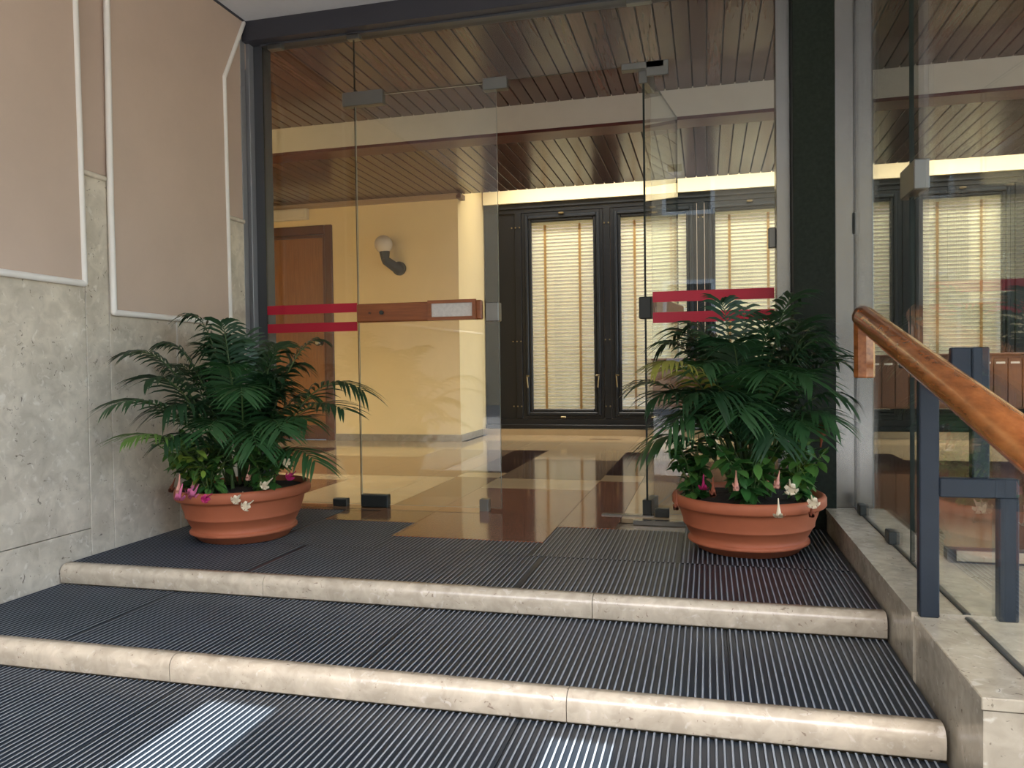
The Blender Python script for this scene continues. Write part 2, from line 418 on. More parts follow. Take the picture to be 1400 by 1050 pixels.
# ------------------------------------------------------------------ setting: glass facade
po = struct(empty('trim_2', (-2.35, 3.68, 0)), 'steel post where the glass front meets the left wall')
for a, b, mm in (((-2.43, 3.622, -.02), (-2.372, 3.665, 2.47), POSTSTEEL), ((-2.425, 3.665, -.02), (-2.385, 3.675, 2.47), BLACKM), ((-2.42, 3.675, -.02), (-2.355, 3.72, 2.47), POSTSTEEL), ((-2.42, 3.72, -.02), (-2.30, 3.80, 2.47), STEELDK)):
    B('post_profile', a, b, mm, po, .002)
pi = struct(empty('trim_3', (.45, 3.6, 0)), 'dark green granite pillar with steel edges at the glass corner')
B('granite_pillar', (.368, 3.57, -.02), (.54, 3.95, 2.7), GREENGRANITE, pi, .002)
B('steel_strip', (.306, 3.66, -.02), (.366, 3.76, 2.7), STEEL, pi, .002)
B('steel_post', (.542, 3.60, .09), (.618, 3.80, 2.7), STEEL, pi, .002)
B('steel_post', (.621, 3.60, .09), (.695, 3.80, 2.7), STEEL, pi, .002)
B('lock_plate', (.612, 3.590, 1.275), (.626, 3.602, 1.37), BLACKPL, pi, .004)

def fitting(a, b, parent, name='patch_fitting', m=FITTING, r=.003): return B(name, a, b, m, parent, r)
G2 = [GLASS, GLASSEDGE]
G3 = [GLASS, GLASSEDGELT]
w1 = struct(empty('window_1', (-2, YG, 0)), 'fixed glass sidelight left of the doors with two red stripes')
B('glass_pane', (-2.30, 3.715, .012), (-1.770, 3.725, 2.455), G2, w1, 0, 1)
for z0, z1 in ((1.02, 1.068), (.922, .970)): B('red_stripe', (-2.298, 3.7135, z0), (-1.772, 3.7149, z1), RED, w1)
fitting((-1.925, 3.70, -.002), (-1.845, 3.74, .04), w1, 'floor_clip', BLACKPL)
fitting((-2.26, 3.70, 2.43), (-2.18, 3.74, 2.46), w1, 'ceiling_clip')
fitting((-1.80, 3.70, 2.43), (-1.73, 3.74, 2.46), w1, 'ceiling_clip')
B('threshold_strip', (-2.3, 3.60, -.02), (-1.62, 3.635, .001), STEEL, w1)
w2 = struct(empty('window_2', (-1, YG, 2.15)), 'fixed glass transom over the double glass doors')
B('glass_pane', (-1.766, 3.715, 2.142), (-.254, 3.725, 2.455), G2, w2, 0, 1)
fitting((-.36, 3.70, 2.43), (-.24, 3.74, 2.46), w2, 'ceiling_clip')
w3 = struct(empty('window_3', (0, YG, 0)), 'fixed glass sidelight right of the doors with two red stripes')
B('glass_pane', (-.250, 3.715, .012), (.304, 3.725, 2.455), G2, w3, 0, 1)
for z0, z1 in ((1.02, 1.070), (.922, .972)): B('red_stripe', (-.248, 3.7135, z0), (.300, 3.7149, z1), RED, w3)
fitting((.275, 3.70, 1.25), (.306, 3.74, 1.34), w3, 'edge_clip')
fitting((-.245, 3.70, -.002), (-.18, 3.74, .04), w3, 'floor_clip', BLACKPL)
B('threshold_strip', (-.34, 3.60, -.02), (.37, 3.635, .001), STEEL, w3)
B('floor_channel', (-.5, 3.70, -.003), (-.252, 3.74, .006), STEEL, w3)

d1 = struct(empty('door_1', (-1.38, YG, 0)), 'closed frameless glass door leaf with a wooden push bar')
B('glass_leaf', (-1.763, 3.714, .014), (-1.004, 3.724, 2.134), G3, d1, 0, 1)
fitting((-1.830, 3.698, 2.085), (-1.605, 3.742, 2.158), d1, 'hinge_patch')
fitting((-1.763, 3.698, .001), (-1.612, 3.742, .066), d1, 'hinge_patch', BLACKPL)
fitting((-1.07, 3.698, 2.095), (-.945, 3.742, 2.155), d1, 'strike_patch')
fitting((-1.115, 3.696, -.004), (-1.068, 3.744, .06), d1, 'bolt_patch')
fitting((-1.068, 3.69, .952), (-1.000, 3.75, 1.045), d1, 'lock_patch')
bar = B('push_bar', (-1.757, 3.672, .962), (-1.082, 3.708, 1.058), BARWOOD, d1, .006)
for x in (-1.68, -1.615): MB().tube([(x, 3.675, 1.01), (x, 3.662, 1.01)], .011 if x > -1.65 else .006, 10).build('screw_cap', BLACKPL if x > -1.65 else DOORFRAME, bar)
pf = MB()
X0, X1, Z0, Z1 = -1.36, -1.108, .962, 1.062
pf.box((X0, 3.655, Z0), (X1, 3.672, Z0+.016)).box((X0, 3.655, Z1-.016), (X1, 3.672, Z1)).box((X0, 3.655, Z0+.016), (X0+.018, 3.672, Z1-.016)).box((X1-.018, 3.655, Z0+.016), (X1, 3.672, Z1-.016))
pf.build('label_frame', BARWOOD, bar)
B('worn_white_label', (X0+.018, 3.665, Z0+.016), (X1-.018, 3.672, Z1-.016), PLATE, bar)

d2 = struct(empty('door_2', (-.285, YG, 0)), 'glass door leaf standing open into the lobby')
mb = MB().box((0, -.006, .014), (.80, .004, 2.134), 0, 1)
parts2 = [('glass_leaf', mb, G2)]
parts2.append(('hinge_patch', MB().bbox((-.005, -.022, 2.06), (.15, .022, 2.14), .003), FITTING))
parts2.append(('hinge_patch', MB().bbox((-.005, -.022, .002), (.15, .022, .075), .003), BLACKPL))
parts2.append(('push_bar', MB().bbox((.04, -.046, .962), (.74, -.010, 1.055), .006), BARWOOD))
parts2.append(('lock_patch', MB().bbox((-.008, -.03, .945), (.045, .03, 1.05), .004), BLACKPL))
ang = PI/2-.155
for nme, mb, mm in parts2:
    o = link(nme, mb.mesh(nme, mm)); o.parent = d2; o.rotation_euler = (0, 0, ang)
d2.location = (-.285, 3.735, 0)
fitting((-.385, 3.698, 2.118), (-.185, 3.742, 2.15), d2, 'pivot_patch').matrix_parent_inverse = Matrix.Translation(-d2.location)
fitting((-.27, 3.698, 2.08), (-.165, 3.71, 2.15), d2, 'pivot_patch').matrix_parent_inverse = Matrix.Translation(-d2.location)

w4 = struct(empty('window_4', (XR, 3.1, .09)), 'side glass pane between the steel post and the navy post')
B('glass_pane', (XR-.005, 2.655, .094), (XR+.005, 3.60, 2.6), G2, w4, 0, 1)
for y in (3.44, 2.92): fitting((XR-.018, y-.03, .09), (XR+.018, y+.03, .135), w4, 'floor_clip', BLACKPL)
fitting((XR-.022, 2.53, 1.235), (XR+.022, 2.70, 1.325), w4, 'joint_clamp', FITTING)
w5 = struct(empty('window_5', (XR, 1.8, .09)), 'side glass pane behind the wooden handrail')
B('glass_pane', (XR-.005, .9, .086), (XR+.005, 2.640, 2.6), G2, w5, 0, 1)
B('base_channel', (XR-.008, 2.12, .083), (XR+.008, 3.58, .0935), BLACKPL, w5)
B('base_channel', (XR-.008, 1.63, .076), (XR+.008, 2.11, .087), BLACKPL, w5)

# ------------------------------------------------------------------ setting: lobby shell
YD, YB = 7.2, 8.1
fl_ = struct(empty('floor', (0, 5, 0)), 'polished lobby floor of brown and beige marble slabs')
B('screed', (-4.8, 3.75, -.1), (.735, 8.3, -.022), CEILDARK, fl_)
B('screed', (.735, .3, -.1), (6.5, 8.3, -.022), CEILDARK, fl_)
slabs = {
 (-4.8, -3.26): [(3.75, 4.83, FN), (4.83, 5.95, FN), (5.95, 6.5, FD), (6.5, 7.2, FB)],
 (-3.26, -2.29): [(3.75, 4.6, FN), (4.6, 4.83, FB), (4.83, 5.9, FN), (5.9, 6.5, FB), (6.5, 7.2, FB)],
 (-2.29, -1.80): [(3.64, 3.76, FN), (3.76, 4.83, FB), (4.83, 5.9, FN), (5.9, 6.5, FG), (6.5, 8.0, FB)],
 (-1.80, -1.62): [(3.373, 3.76, FN), (3.76, 4.83, FB), (4.83, 5.9, FN), (5.9, 6.5, FG), (6.5, 8.0, FB)],
 (-1.62, -1.33): [(3.373, 4.85, FN), (4.85, 5.08, FB), (5.08, 6.5, FD), (6.5, 7.3, FB), (7.3, 8.0, FB)],
 (-1.33, -.66): [(3.088, 4.43, FR), (4.43, 4.83, FB), (4.83, 5.87, FG), (5.87, 6.5, FB), (6.5, 7.3, FB), (7.3, 8.0, FB)],
 (-.66, -.40): [(3.403, 4.8, FR), (4.8, 5.07, FB), (5.07, 6.46, FD), (6.46, 7.3, FB), (7.3, 8.0, FB)],
 (-.40, .30): [(3.64, 4.8, FB), (4.8, 5.9, FG), (5.9, 6.5, FB), (6.5, 8.0, FB)],
 (.30, .74): [(3.80, 4.4, FR), (4.4, 5.2, FN), (5.2, 6.5, FD), (6.5, 8.0, FB)],
 (.74, 1.4): [(2.75, 3.9, FG), (3.9, 5.4, FN), (5.4, 6.6, FD), (6.6, 8.0, FB)],
 (1.4, 2.1): [(2.75, 3.4, FN), (3.4, 4.7, FN), (4.7, 6.2, FD), (6.2, 8.0, FB)],
 (2.1, 3.0): [(2.75, 4.2, FG), (4.2, 5.6, FN), (5.6, 6.6, FB), (6.6, 8.0, FB)],
 (3.0, 4.5): [(.3, 2.7, FB), (2.7, 4.2, FN), (4.2, 5.9, FB), (5.9, 8.0, FB)],
 (4.5, 6.5): [(.3, 2.7, FN), (2.7, 4.6, FB), (4.6, 6.2, FN), (6.2, 8.0, FB)],
}
for (x0, x1), L_ in slabs.items():
    for y0, y1, mm in L_:
        B('marble_slab', (x0+.001, y0+.001, -.02), (x1-.001, y1-.001, 0), mm, fl_)
B('brass_inlay', (-1.135, 7.5, -.02), (-.83, 7.65, .001), FG, fl_)

cl = struct(empty('ceiling', (0, 5, 2.5)), 'lobby ceiling of dark varnished wooden planks')
ZN, ZL, YF, YE2 = 2.617, 2.42, 5.464, 7.22
PW = .0925
i = 0; x = -4.8
while x < 6.5:
    xa, xb = x+.0035, x+PW-.0035
    y0 = 3.80 if xb < .74 else .3
    mbp = MB().bbox((xa, y0, ZN), (xb, YF, ZN+.012), .003); mbp.build('plank', CEILWOOD, cl)
    MB().bbox((xa, YF+.2, ZL), (xb, YE2, ZL+.012), .003).build('plank', CEILWOOD, cl)
    x += PW
B('backing', (-4.8, 3.80, ZN+.013), (6.5, YF, ZN+.06), CEILDARK, cl)
B('backing', (.74, .3, ZN+.013), (6.5, 3.80, ZN+.06), CEILDARK, cl)
B('backing', (-4.8, YF+.02, ZL+.013), (6.5, YE2, ZL+.06), CEILDARK, cl)
B('fascia', (-4.8, YF, ZL+.0), (6.5, YF+.02, ZN+.06), FASCIA, cl)
B('fascia_board', (-4.8, YF-.002, ZL-.012), (6.5, YF+.198, ZL+.012), TRIMWOOD, cl, .003)
B('recess_top', (-4.8, YE2, 2.95), (6.5, 8.4, 3.0), CREAM, cl)
B('recess_side', (-4.8, YE2-.02, ZL+.06), (6.5, YE2, 3.0), CREAM, cl)

bk = struct(empty('wall_back', (-3, YD, 0)), 'yellow painted lobby wall with a wooden door')
DX0, DX1, DZ = -4.62, -3.78, 2.11
B('painted_wall', (-4.9, YD, 0), (DX0-.06, YD+.12, 3.0), YELLOW, bk)
B('painted_wall', (DX0-.06, YD, DZ+.07), (DX1+.06, YD+.12, 3.0), YELLOW, bk)
B('painted_wall', (DX1+.06, YD, 0), (-2.35, 8.4, 3.0), YELLOW, bk)
struct(B('baseboard_back', (DX1+.075, YD-.012, 0), (-2.338, YD, .065), BASEGREY), 'grey marble baseboard along the yellow wall')
struct(B('baseboard_return', (-2.35, YD, 0), (-2.338, 7.95, .065), BASEGREY), 'grey marble baseboard on the wall return')
tr = struct(empty('trim_4', (-3.4, YD, 2.4)), 'pale moulding under the ceiling along the yellow wall')
MB().prism([(YD, 2.372), (YD-.03, 2.378), (YD-.03, 2.392), (YD-.045, 2.40), (YD-.045, 2.419), (YD, 2.419)], 0, -4.8, -2.335).build('moulding', TRIMLT, tr)
B('moulding_return', (-2.35, YD-.045, 2.372), (-2.305, YD+.10, 2.419), DOORFRAME, tr)
dr = struct(empty('door_3', (-4.2, YD, 0)), 'closed brown wooden lobby door with a round knob')
B('door_leaf', (DX0, YD+.03, .15), (DX1, YD+.07, DZ), DOORWOOD, dr)
B('kick_plate', (DX0, YD+.025, .005), (DX1, YD+.07, .148), DOORFRAME, dr)
fr = MB()
for a, b in (((DX0-.085, YD-.02, 0), (DX0, YD+.06, DZ+.09)), ((DX1, YD-.02, 0), (DX1+.085, YD+.06, DZ+.09)), ((DX0, YD-.02, DZ), (DX1, YD+.06, DZ+.09))): fr.bbox(a, b, .008)
fr.build('door_frame', DOORFRAME, dr)
fr = MB()
for a, b in (((DX1-.03, YD+.0, 0), (DX1-.002, YD+.06, DZ)), ((DX0+.002, YD, 0), (DX0+.03, YD+.06, DZ)), ((DX0+.03, YD, DZ-.03), (DX1-.03, YD+.06, DZ-.002))): fr.bbox(a, b, .004)
fr.build('door_stop', DOORFRAME, dr)
kn = MB().tube([(-3.86, YD+.03, 1.0), (-3.86, YD+.022, 1.0)], .032, 16).tube([(-3.86, YD+.022, 1.0), (-3.86, YD-.02, 1.0)], .012, 12)
kn.tube([(-3.86, YD-.02, 1.0), (-3.86, YD-.03, 1.0), (-3.86, YD-.05, 1.0), (-3.86, YD-.058, 1.0)], [.018, .033, .033, .02], 16)
kn.build('door_knob', STEEL, dr)

for nm, a, b in (('wall_far_left', (-4.95, 3.6, -.1), (-4.8, 8.4, 3.0)), ('wall_far_right', (6.5, .2, -.1), (6.62, 8.4, .5))):
    struct(B(nm, a, b, YELLOW), 'yellow painted end wall of the lobby')
struct(B('wall_front_left', (-4.9, 3.70, -.1), (-2.44, 3.80, 3.0), YELLOW), 'lobby wall behind the left entrance wall')
# ------------------------------------------------------------------ black window wall
ww = struct(empty('wall_window', (1, YB, 0)), 'black metal framed wall of tall windows at the lobby back')
XE = 4.0
B('plinth', (-2.338, 7.96, 0), (6.5, 8.25, .062), FB, ww)
B('sill_rail', (-2.338, YB-.05, .063), (XE, YB+.05, .105), BLACKM, ww, .004)
B('bottom_rail', (-2.338, YB-.02, .105), (XE, YB+.05, .165), BLACKM, ww)
B('top_rail', (-2.338, YB-.03, 2.42), (XE, YB+.05, 2.475), BLACKM2, ww, .004)
B('upper_rail', (-2.338, YB-.015, 2.375), (XE, YB+.05, 2.42), BLACKM, ww)
B('upper_wall', (-2.338, YB-.06, 2.477), (6.5, 8.3, 2.95), CREAM, ww)
B('solid_wall', (XE, YB, .06), (6.5, 8.3, 2.5), YELLOW, ww)
B('corner_stile', (-2.338, YB-.02, .165), (-2.19, YB+.05, 2.375), BLACKM2, ww, .003)
B('blank_panel', (-2.19, YB, .165), (-1.985, YB+.05, 2.375), BLACKM, ww)
PIT = .955; WX0 = -1.925; CW = .875
NW = 6
def bolt(x, z, parent): MB().tube([(x, YB-.018, z), (x, YB-.028, z)], .008, 8).build('bolt', BRASS, parent)
for k in range(NW+1):
    xm = WX0-PIT+CW+k*PIT
    B('mullion', (xm+.005, YB-.018, .165), (xm+PIT-CW-.005, YB+.05, 2.375), BLACKM, ww, .004)
    if k < 4:
        for z in (.3, 1.0, 2.22):
            for dx in (.018, .062): bolt(xm+dx, z, ww)
for z in (.3, 1.0, 2.22): bolt(-2.03, z, ww)
def ring(x0, x1, z0, z1, w, ya, yb, parent, name, m, r=.003):
    mb = MB()
    mb.bbox((x0, ya, z0), (x0+w, yb, z1), r); mb.bbox((x1-w, ya, z0), (x1, yb, z1), r)
    mb.bbox((x0+w, ya, z0), (x1-w, yb, z0+w), r); mb.bbox((x0+w, ya, z1-w), (x1-w, yb, z1), r)
    return mb.build(name, m, parent)
ordn = ['first', 'second', 'third', 'fourth', 'fifth', 'sixth', 'seventh']
slat_me = None
for k in range(NW):
    x0 = WX0+k*PIT; x1 = x0+CW
    w = struct(empty('window_%d' % (6+k), (x0+CW/2, YB, .165)), '%s tall black framed window from the yellow wall' % ordn[k])
    ring(x0, x1, .168, 2.372, .035, YB-.01, YB+.05, w, 'outer_frame', BLACKM)
    ring(x0+.035, x1-.035, .203, 2.337, .035, YB-.025, YB+.04, w, 'casement_frame', BLACKM2, .008)
    ring(x0+.07, x1-.07, .235, 2.305, .034, YB-.012, YB+.04, w, 'glazing_bead', BLACKM, .008)
    B('glass_pane', (x0+.1, YB+.012, .265), (x1-.1, YB+.018, 2.275), [GLASS, GLASSEDGE], w, 0, 1)
    xc = x0+CW/2
    for z, dz in ((2.352, 1), (.186, -1)):
        fitting((xc-.03, YB-.045, z-.012), (xc+.03, YB-.012, z+.008), w, 'latch', BRASS, .006)
    for xx, sgn in ((x0+.05, 1), (x1-.05, -1)) if k in (0, 1) else ((x0+.05, 1),):
        MB().tube([(xx, YB-.03, .63), (xx, YB-.06, .63), (xx+.03*sgn, YB-.075, .625)], .008, 8).tube([(xx, YB-.055, .63), (xx+.012*sgn, YB-.06, .50)], .008, 8).build('crank_handle', BRASS, w)
    # blind
    bl = thing('venetian_blind', (xc, YB+.07, .2), 'cream venetian blind lowered in the %s black window from the yellow wall' % ordn[k], 'blind', 'venetian blinds in the black windows')
    bx0, bx1 = x0+.09, x1-.09
    z1 = 2.29
    B('head_rail', (bx0, YB+.045, z1-.045), (bx1, YB+.09, z1), SLAT, bl, .003)
    if slat_me is None:
        mb = MB(); wd = bx1-bx0; n = 5; pr = []
        for q in range(n): 
            t = q/(n-1)-.5; pr.append((t*.026, t*.038+.0))
        pts = []
        for q in range(n):
            t = q/(n-1)-.5
            pts.append((-t*.020-.004*(1-4*t*t), -t*.0315))
        vs = [(sx*wd/2, y, z) for sx in (-1, 1) for y, z in pts]
        mb.add(vs, [(q, q+1, n+q+1, n+q) for q in range(n-1)], 0, True); mb.keep = True
        slat_me = mb.mesh('slat', SLAT)
    zz = z1-.066
    ns = 0
    while zz > .25:
        o = bpy.data.objects.new('slat', slat_me); COL.objects.link(o); o.parent = bl
        o.location = (0, 0, zz-.2); ns += 1; zz -= .0372
    B('bottom_rail', (bx0, YB+.055, .212), (bx1, YB+.085, .236), SLAT, bl, .003)
    for fx in (.22, .76):
        xx = bx0+fx*(bx1-bx0)
        B('ladder_tape', (xx-.012, YB+.0545, .225), (xx+.012, YB+.0555, 2.25), TAPE, bl)
        B('ladder_tape', (xx-.012, YB+.0845, .225), (xx+.012, YB+.0855, 2.25), TAPE, bl)

struct(B('wall_backdrop', (-5, 10.6, -.2), (9, 10.8, 3.6), mat('dark_backdrop', (84, 70, 52), .8)), 'dark backdrop wall added beyond the blinds')  # added backdrop that keeps the gaps between slats dark
# ------------------------------------------------------------------ lobby things
mbx = thing('mailbox_bank', (1.2, 7.85, 0), 'long brown wooden bank of mailboxes under the windows', 'mailboxes')
MX0, MX1, MZ0, MZ1, MY = -.53, 3.3, .29, .775, 7.80
B('cabinet', (MX0, MY+.016, MZ0), (MX1, YB-.03, MZ1), BOXWOOD, mbx, .004)
B('top_board', (MX0-.01, MY-.005, MZ1), (MX1+.01, YB-.03, MZ1+.02), BOXWOOD, mbx, .004)
DW = .116
n = int((MX1-MX0-.03)/DW)
for i in range(n):
    xa = MX0+.015+i*DW
    d = B('mailbox_door', (xa+.004, MY, MZ0+.015), (xa+DW-.004, MY+.016, MZ1-.03), BOXWOOD, mbx, .003)
    B('name_label', (xa+.022, MY-.002, MZ1-.078), (xa+DW-.022, MY, MZ1-.06), LABELW, d)
for x in (MX0+.05, 1.4, MX1-.09): B('leg', (x, MY+.04, 0), (x+.04, MY+.09, MZ0), BLACKM, mbx)

lb = thing('wall_light', (-4.3, YD, 2.3), 'cream box light on the wall above the wooden lobby door', 'light')
B('housing', (-4.72, YD-.06, 2.262), (-3.95, YD, 2.372), LAMPBOX, lb, .004)
B('diffuser', (-4.70, YD-.068, 2.275), (-3.975, YD-.06, 2.36), LAMPBOX, lb, .003)

sc = thing('wall_sconce', (-2.96, YD, 1.75), 'black wall lamp with a white globe on the yellow wall', 'lamp')
g = MB(); rr = .088
g.lathe([(rr*math.sin(PI*t/16), -rr*math.cos(PI*t/16)) for t in range(0, 17)], 24, (-3.07, YD-.15, 1.945)); g.build('globe', GLOBE, sc)
MB().tube([(-3.06, YD-.15, 1.872), (-3.055, YD-.15, 1.80)], [.052, .04], 16).build('socket', BLACKPL, sc)
MB().tube([(-3.06, YD-.15, 1.81), (-3.05, YD-.14, 1.785), (-2.99, YD-.06, 1.73), (-2.965, YD-.02, 1.715)], [.04, .045, .05, .055], 14).build('arm', BLACKPL, sc)
MB().tube([(-2.965, YD-.03, 1.72), (-2.965, YD, 1.72)], .068, 20).build('wall_plate', BLACKPL, sc)

# ------------------------------------------------------------------ handrail
hr = thing('handrail', (.53, 2.1, .085), 'round varnished wooden handrail on a navy steel post by the side glass', 'handrail')
def rz(y): return .707+.2145*(y-2.108)
ra = .039
rail = MB().tube([(.53, y, rz(y)) for y in (.75, 1.2, 1.7, 2.1, 2.5, 2.88)], ra, 20, sq=(.95, 1.05))
rail.tube([(.53, 2.88, rz(2.88)), (.53, 2.925, rz(2.925)), (.53, 2.935, rz(2.935))], [ra, ra*.97, ra*.85], 20, sq=(.95, 1.05))
rail.build('rail', RAILWOOD, hr)
MB().tube([(.53, 2.90, rz(2.9)+.01), (.53, 2.90, .80), (.53, 2.90, .672), (.53, 2.90, .668)], [ra*.88, ra*.88, ra*.88, ra*.8], 8, smooth=False).build('rail_end_drop', RAILWOOD, hr)
B('post', (.510, 2.10, .083), (.555, 2.13, .69), NAVY, hr, .003)
B('cross_bar', (.555, 2.10, .385), (.730, 2.13, .433), NAVY, hr, .003)
B('inner_post', (.686, 2.10, .083), (.730, 2.13, .386), NAVY, hr, .003)
B('upright', (.628, 2.10, .433), (.666, 2.13, .755), NAVY, hr, .003)
B('clamp_plate', (.582, 2.104, .655), (.628, 2.126, .755), NAVY, hr, .003)
B('clamp_bar', (.628, 2.13, .70), (.645, 2.85, .725), NAVY, hr, .003)
B('bracket', (.535, 2.104, .66), (.584, 2.126, .685), NAVY, hr, .003)

# ------------------------------------------------------------------ planters
def planter(loc, r, k, hgt, label):
    t = thing('planter', loc, label, 'planter', 'terracotta planters flanking the glass doors')
    s = r/.29; h = hgt/.22
    P = [(0, 0), (.186, 0), (.192, .003), (.214, .026), (.222, .029), (.2295, .034), (.2300, .040), (.225, .046), (.215, .048), (.230, .072), (.243, .098), (.2475, .100), (.2475, .1045), (.2495, .118), (.258, .142), (.265, .166), (.267, .172),
         (.284, .174), (.290, .181), (.290, .206), (.286, .214), (.278, .218), (.268, .216), (.262, .205), (.258, .18), (.24, .15)]
    P = [(a*s, b*h) for a, b in P]
    mb = MB().lathe(P, 72)
    mb.v = [(x, y, z+k*(x*cy+y*sy)*min(1, z/.04)) for x, y, z in mb.v]
    me = mb.mesh('bowl', TERRA); o = link('bowl', me); o.parent = t
    so_ = MB().lathe([(0, .212*h), (.08*s, .212*h), (.16*s, .208*h), (.264*s, .198*h)], 40)
    so_.v = [(x, y, z+k*(x*cy+y*sy)+rnd.uniform(-.004, .004)) for x, y, z in so_.v]
    o = link('soil', so_.mesh('soil', SOIL)); o.parent = t
    return t
P1 = (-1.97, 2.97, 0); P2 = (.15, 3.155, 0)
planter(P1, .283, .02, .23, 'terracotta bowl planter with palm beside the left limestone wall')
planter(P2, .29, .008, .22, 'terracotta bowl planter with palm before the green granite pillar')

def frond(base, tip, lift, npair, ll, w, parent, mi, droop=.35, start=.28):
    base, tip = Vector(base), Vector(tip)
    ctrl = base.lerp(tip, .55); ctrl.z = max(base.z, tip.z)+lift if lift >= 0 else ctrl.z-lift
    def bz(t): return base*(1-t)**2+ctrl*2*t*(1-t)+tip*t*t
    mb = MB()
    mb.tube([bz(i/10) for i in range(11)], [.005*(1-.8*i/10) for i in range(11)], 5, 1)
    for i in range(npair):
        t = start+(1-start)*(i+.5)/npair
        p = bz(t); d = (bz(min(1, t+.03))-bz(t-.03)).normalized()
        side = d.cross(Vector((0, 0, 1)))
        if side.length < .1: side = Vector((1, 0, 0))
        side.normalize(); upv = side.cross(d).normalized()
        q = (t-start)/(1-start)
        L_ = ll*(.55+.9*math.sin(PI*min(1, .15+q*.8)))*.72*rnd.uniform(.88, 1.1)
        fwd = .45+.65*q
        for sgn in (-1, 1):
            dr_ = (side*sgn+d*fwd+upv*.22+Vector((rnd.uniform(-.1, .1), rnd.uniform(-.1, .1), rnd.uniform(-.08, .08)))).normalized()
            wv = dr_.cross(upv).normalized()
            down = Vector((0, 0, -1))
            pts = []
            for u, ww_ in ((0, .25), (.22, .95), (.55, 1), (.8, .6), (1, 0)):
                c = p+dr_*L_*u+down*(droop*L_*u*u)
                if ww_: pts += [c-wv*w*ww_*.5+upv*.001, c+wv*w*ww_*.5]
                else: pts.append(c)
            mb.add(pts, [(0, 1, 3, 2), (2, 3, 5, 4), (4, 5, 7, 6), (6, 7, 8)], 0, True)
    # one or two end leaflets
    mb.keep = True
    mb.v = [tuple(Vector((min(max(v[0], -2.335), .60), min(v[1], 3.69), v[2]))-parent.location) for v in mb.v]
    o = link('frond', mb.mesh('frond', [PALM[mi], STALK])); o.parent = parent
    return o
def palm(loc, tips, label, seed):
    global rnd
    rnd = random.Random(seed)
    b = Vector(loc)+Vector((0, 0, .19))
    t = thing('parlour_palm', b, label, 'palm', 'palms in the terracotta planters')
    st_ = MB()
    for i in range(7):
        a = i*2.4; r = .03+.03*(i % 3)
        q = b+Vector((math.cos(a)*r, math.sin(a)*r, -.01))
        st_.tube([q, q+Vector((math.cos(a)*.03, math.sin(a)*.03, .22+.03*(i % 4)))], [.009, .006], 7)
    st_.v = [tuple(Vector(v)-t.location) for v in st_.v]
    o = link('stems', st_.mesh('stems', STALK)); o.parent = t
    extra = []
    for i in range(18):      # short inner fronds that fill the crown
        a = rnd.uniform(0, 2*PI); r = rnd.uniform(.1, .30); zz = rnd.uniform(.24, .66)
        ex, ey = b.x+math.cos(a)*r, b.y+math.sin(a)*r*.9
        extra.append((max(ex, -2.27), ey, b.z+zz, rnd.uniform(.02, .14), rnd.uniform(.11, .15), rnd.choice((0, 0, 0, 1))))
    for (x, y, z, lift, ll, mi) in list(tips)+extra:
        hb = Vector((x, y, 0))-Vector((b.x, b.y, 0))
        bb = b+hb*.12+Vector((rnd.uniform(-.03, .03), rnd.uniform(-.03, .03), rnd.uniform(.0, .12)))
        frond(bb, (x, y, z), lift, rnd.randint(16, 20), ll*1.25, .0135, t, mi, rnd.uniform(.35, .65))
    return t
#TIPS#
TIPS1 = [(-2.207, 2.465, 0.591, 0.10, 0.15, 1), (-2.155, 2.485, 0.467, 0.06, 0.16, 2), (-2.212, 2.585, 0.799, 0.06, 0.15, 0), (-2.211, 2.785, 0.839, 0.03, 0.15, 0), (-2.099, 2.535, 0.689, 0.08, 0.16, 0), (-2.152, 2.885, 0.960, 0.03, 0.15, 0), (-2.078, 2.985, 0.938, 0.00, 0.15, 0), (-2.046, 3.135, 0.895, -0.02, 0.14, 0), (-1.920, 3.185, 0.844, 0.02, 0.15, 0), (-1.643, 3.085, 0.848, 0.05, 0.11, 0), (-1.354, 2.885, 0.631, 0.17, 0.16, 0), (-1.394, 2.785, 0.562, 0.12, 0.16, 0), (-1.719, 3.135, 0.592, 0.10, 0.14, 1), (-1.554, 2.785, 0.518, 0.08, 0.14, 1), (-1.492, 2.735, 0.358, 0.14, 0.15, 1), (-2.023, 2.535, 0.449, 0.10, 0.12, 0), (-2.059, 2.585, 0.573, 0.10, 0.16, 0), (-1.751, 2.635, 0.627, 0.14, 0.15, 1), (-1.864, 2.585, 0.489, 0.12, 0.15, 1), (-1.580, 2.635, 0.487, 0.14, 0.14, 1), (-2.259, 3.035, 0.714, 0.05, 0.16, 0), (-1.691, 2.635, 0.429, 0.16, 0.14, 1), (-1.916, 2.785, 0.743, 0.02, 0.16, 1), (-1.790, 2.935, 0.679, 0.04, 0.16, 0), (-2.315, 2.985, 0.748, 0.05, 0.15, 0), (-1.809, 3.185, 0.741, 0.05, 0.15, 0), (-2.059, 2.785, 0.562, 0.10, 0.16, 0), (-2.074, 3.185, 0.779, 0.00, 0.15, 0), (-1.810, 3.085, 0.594, 0.10, 0.15, 0)]
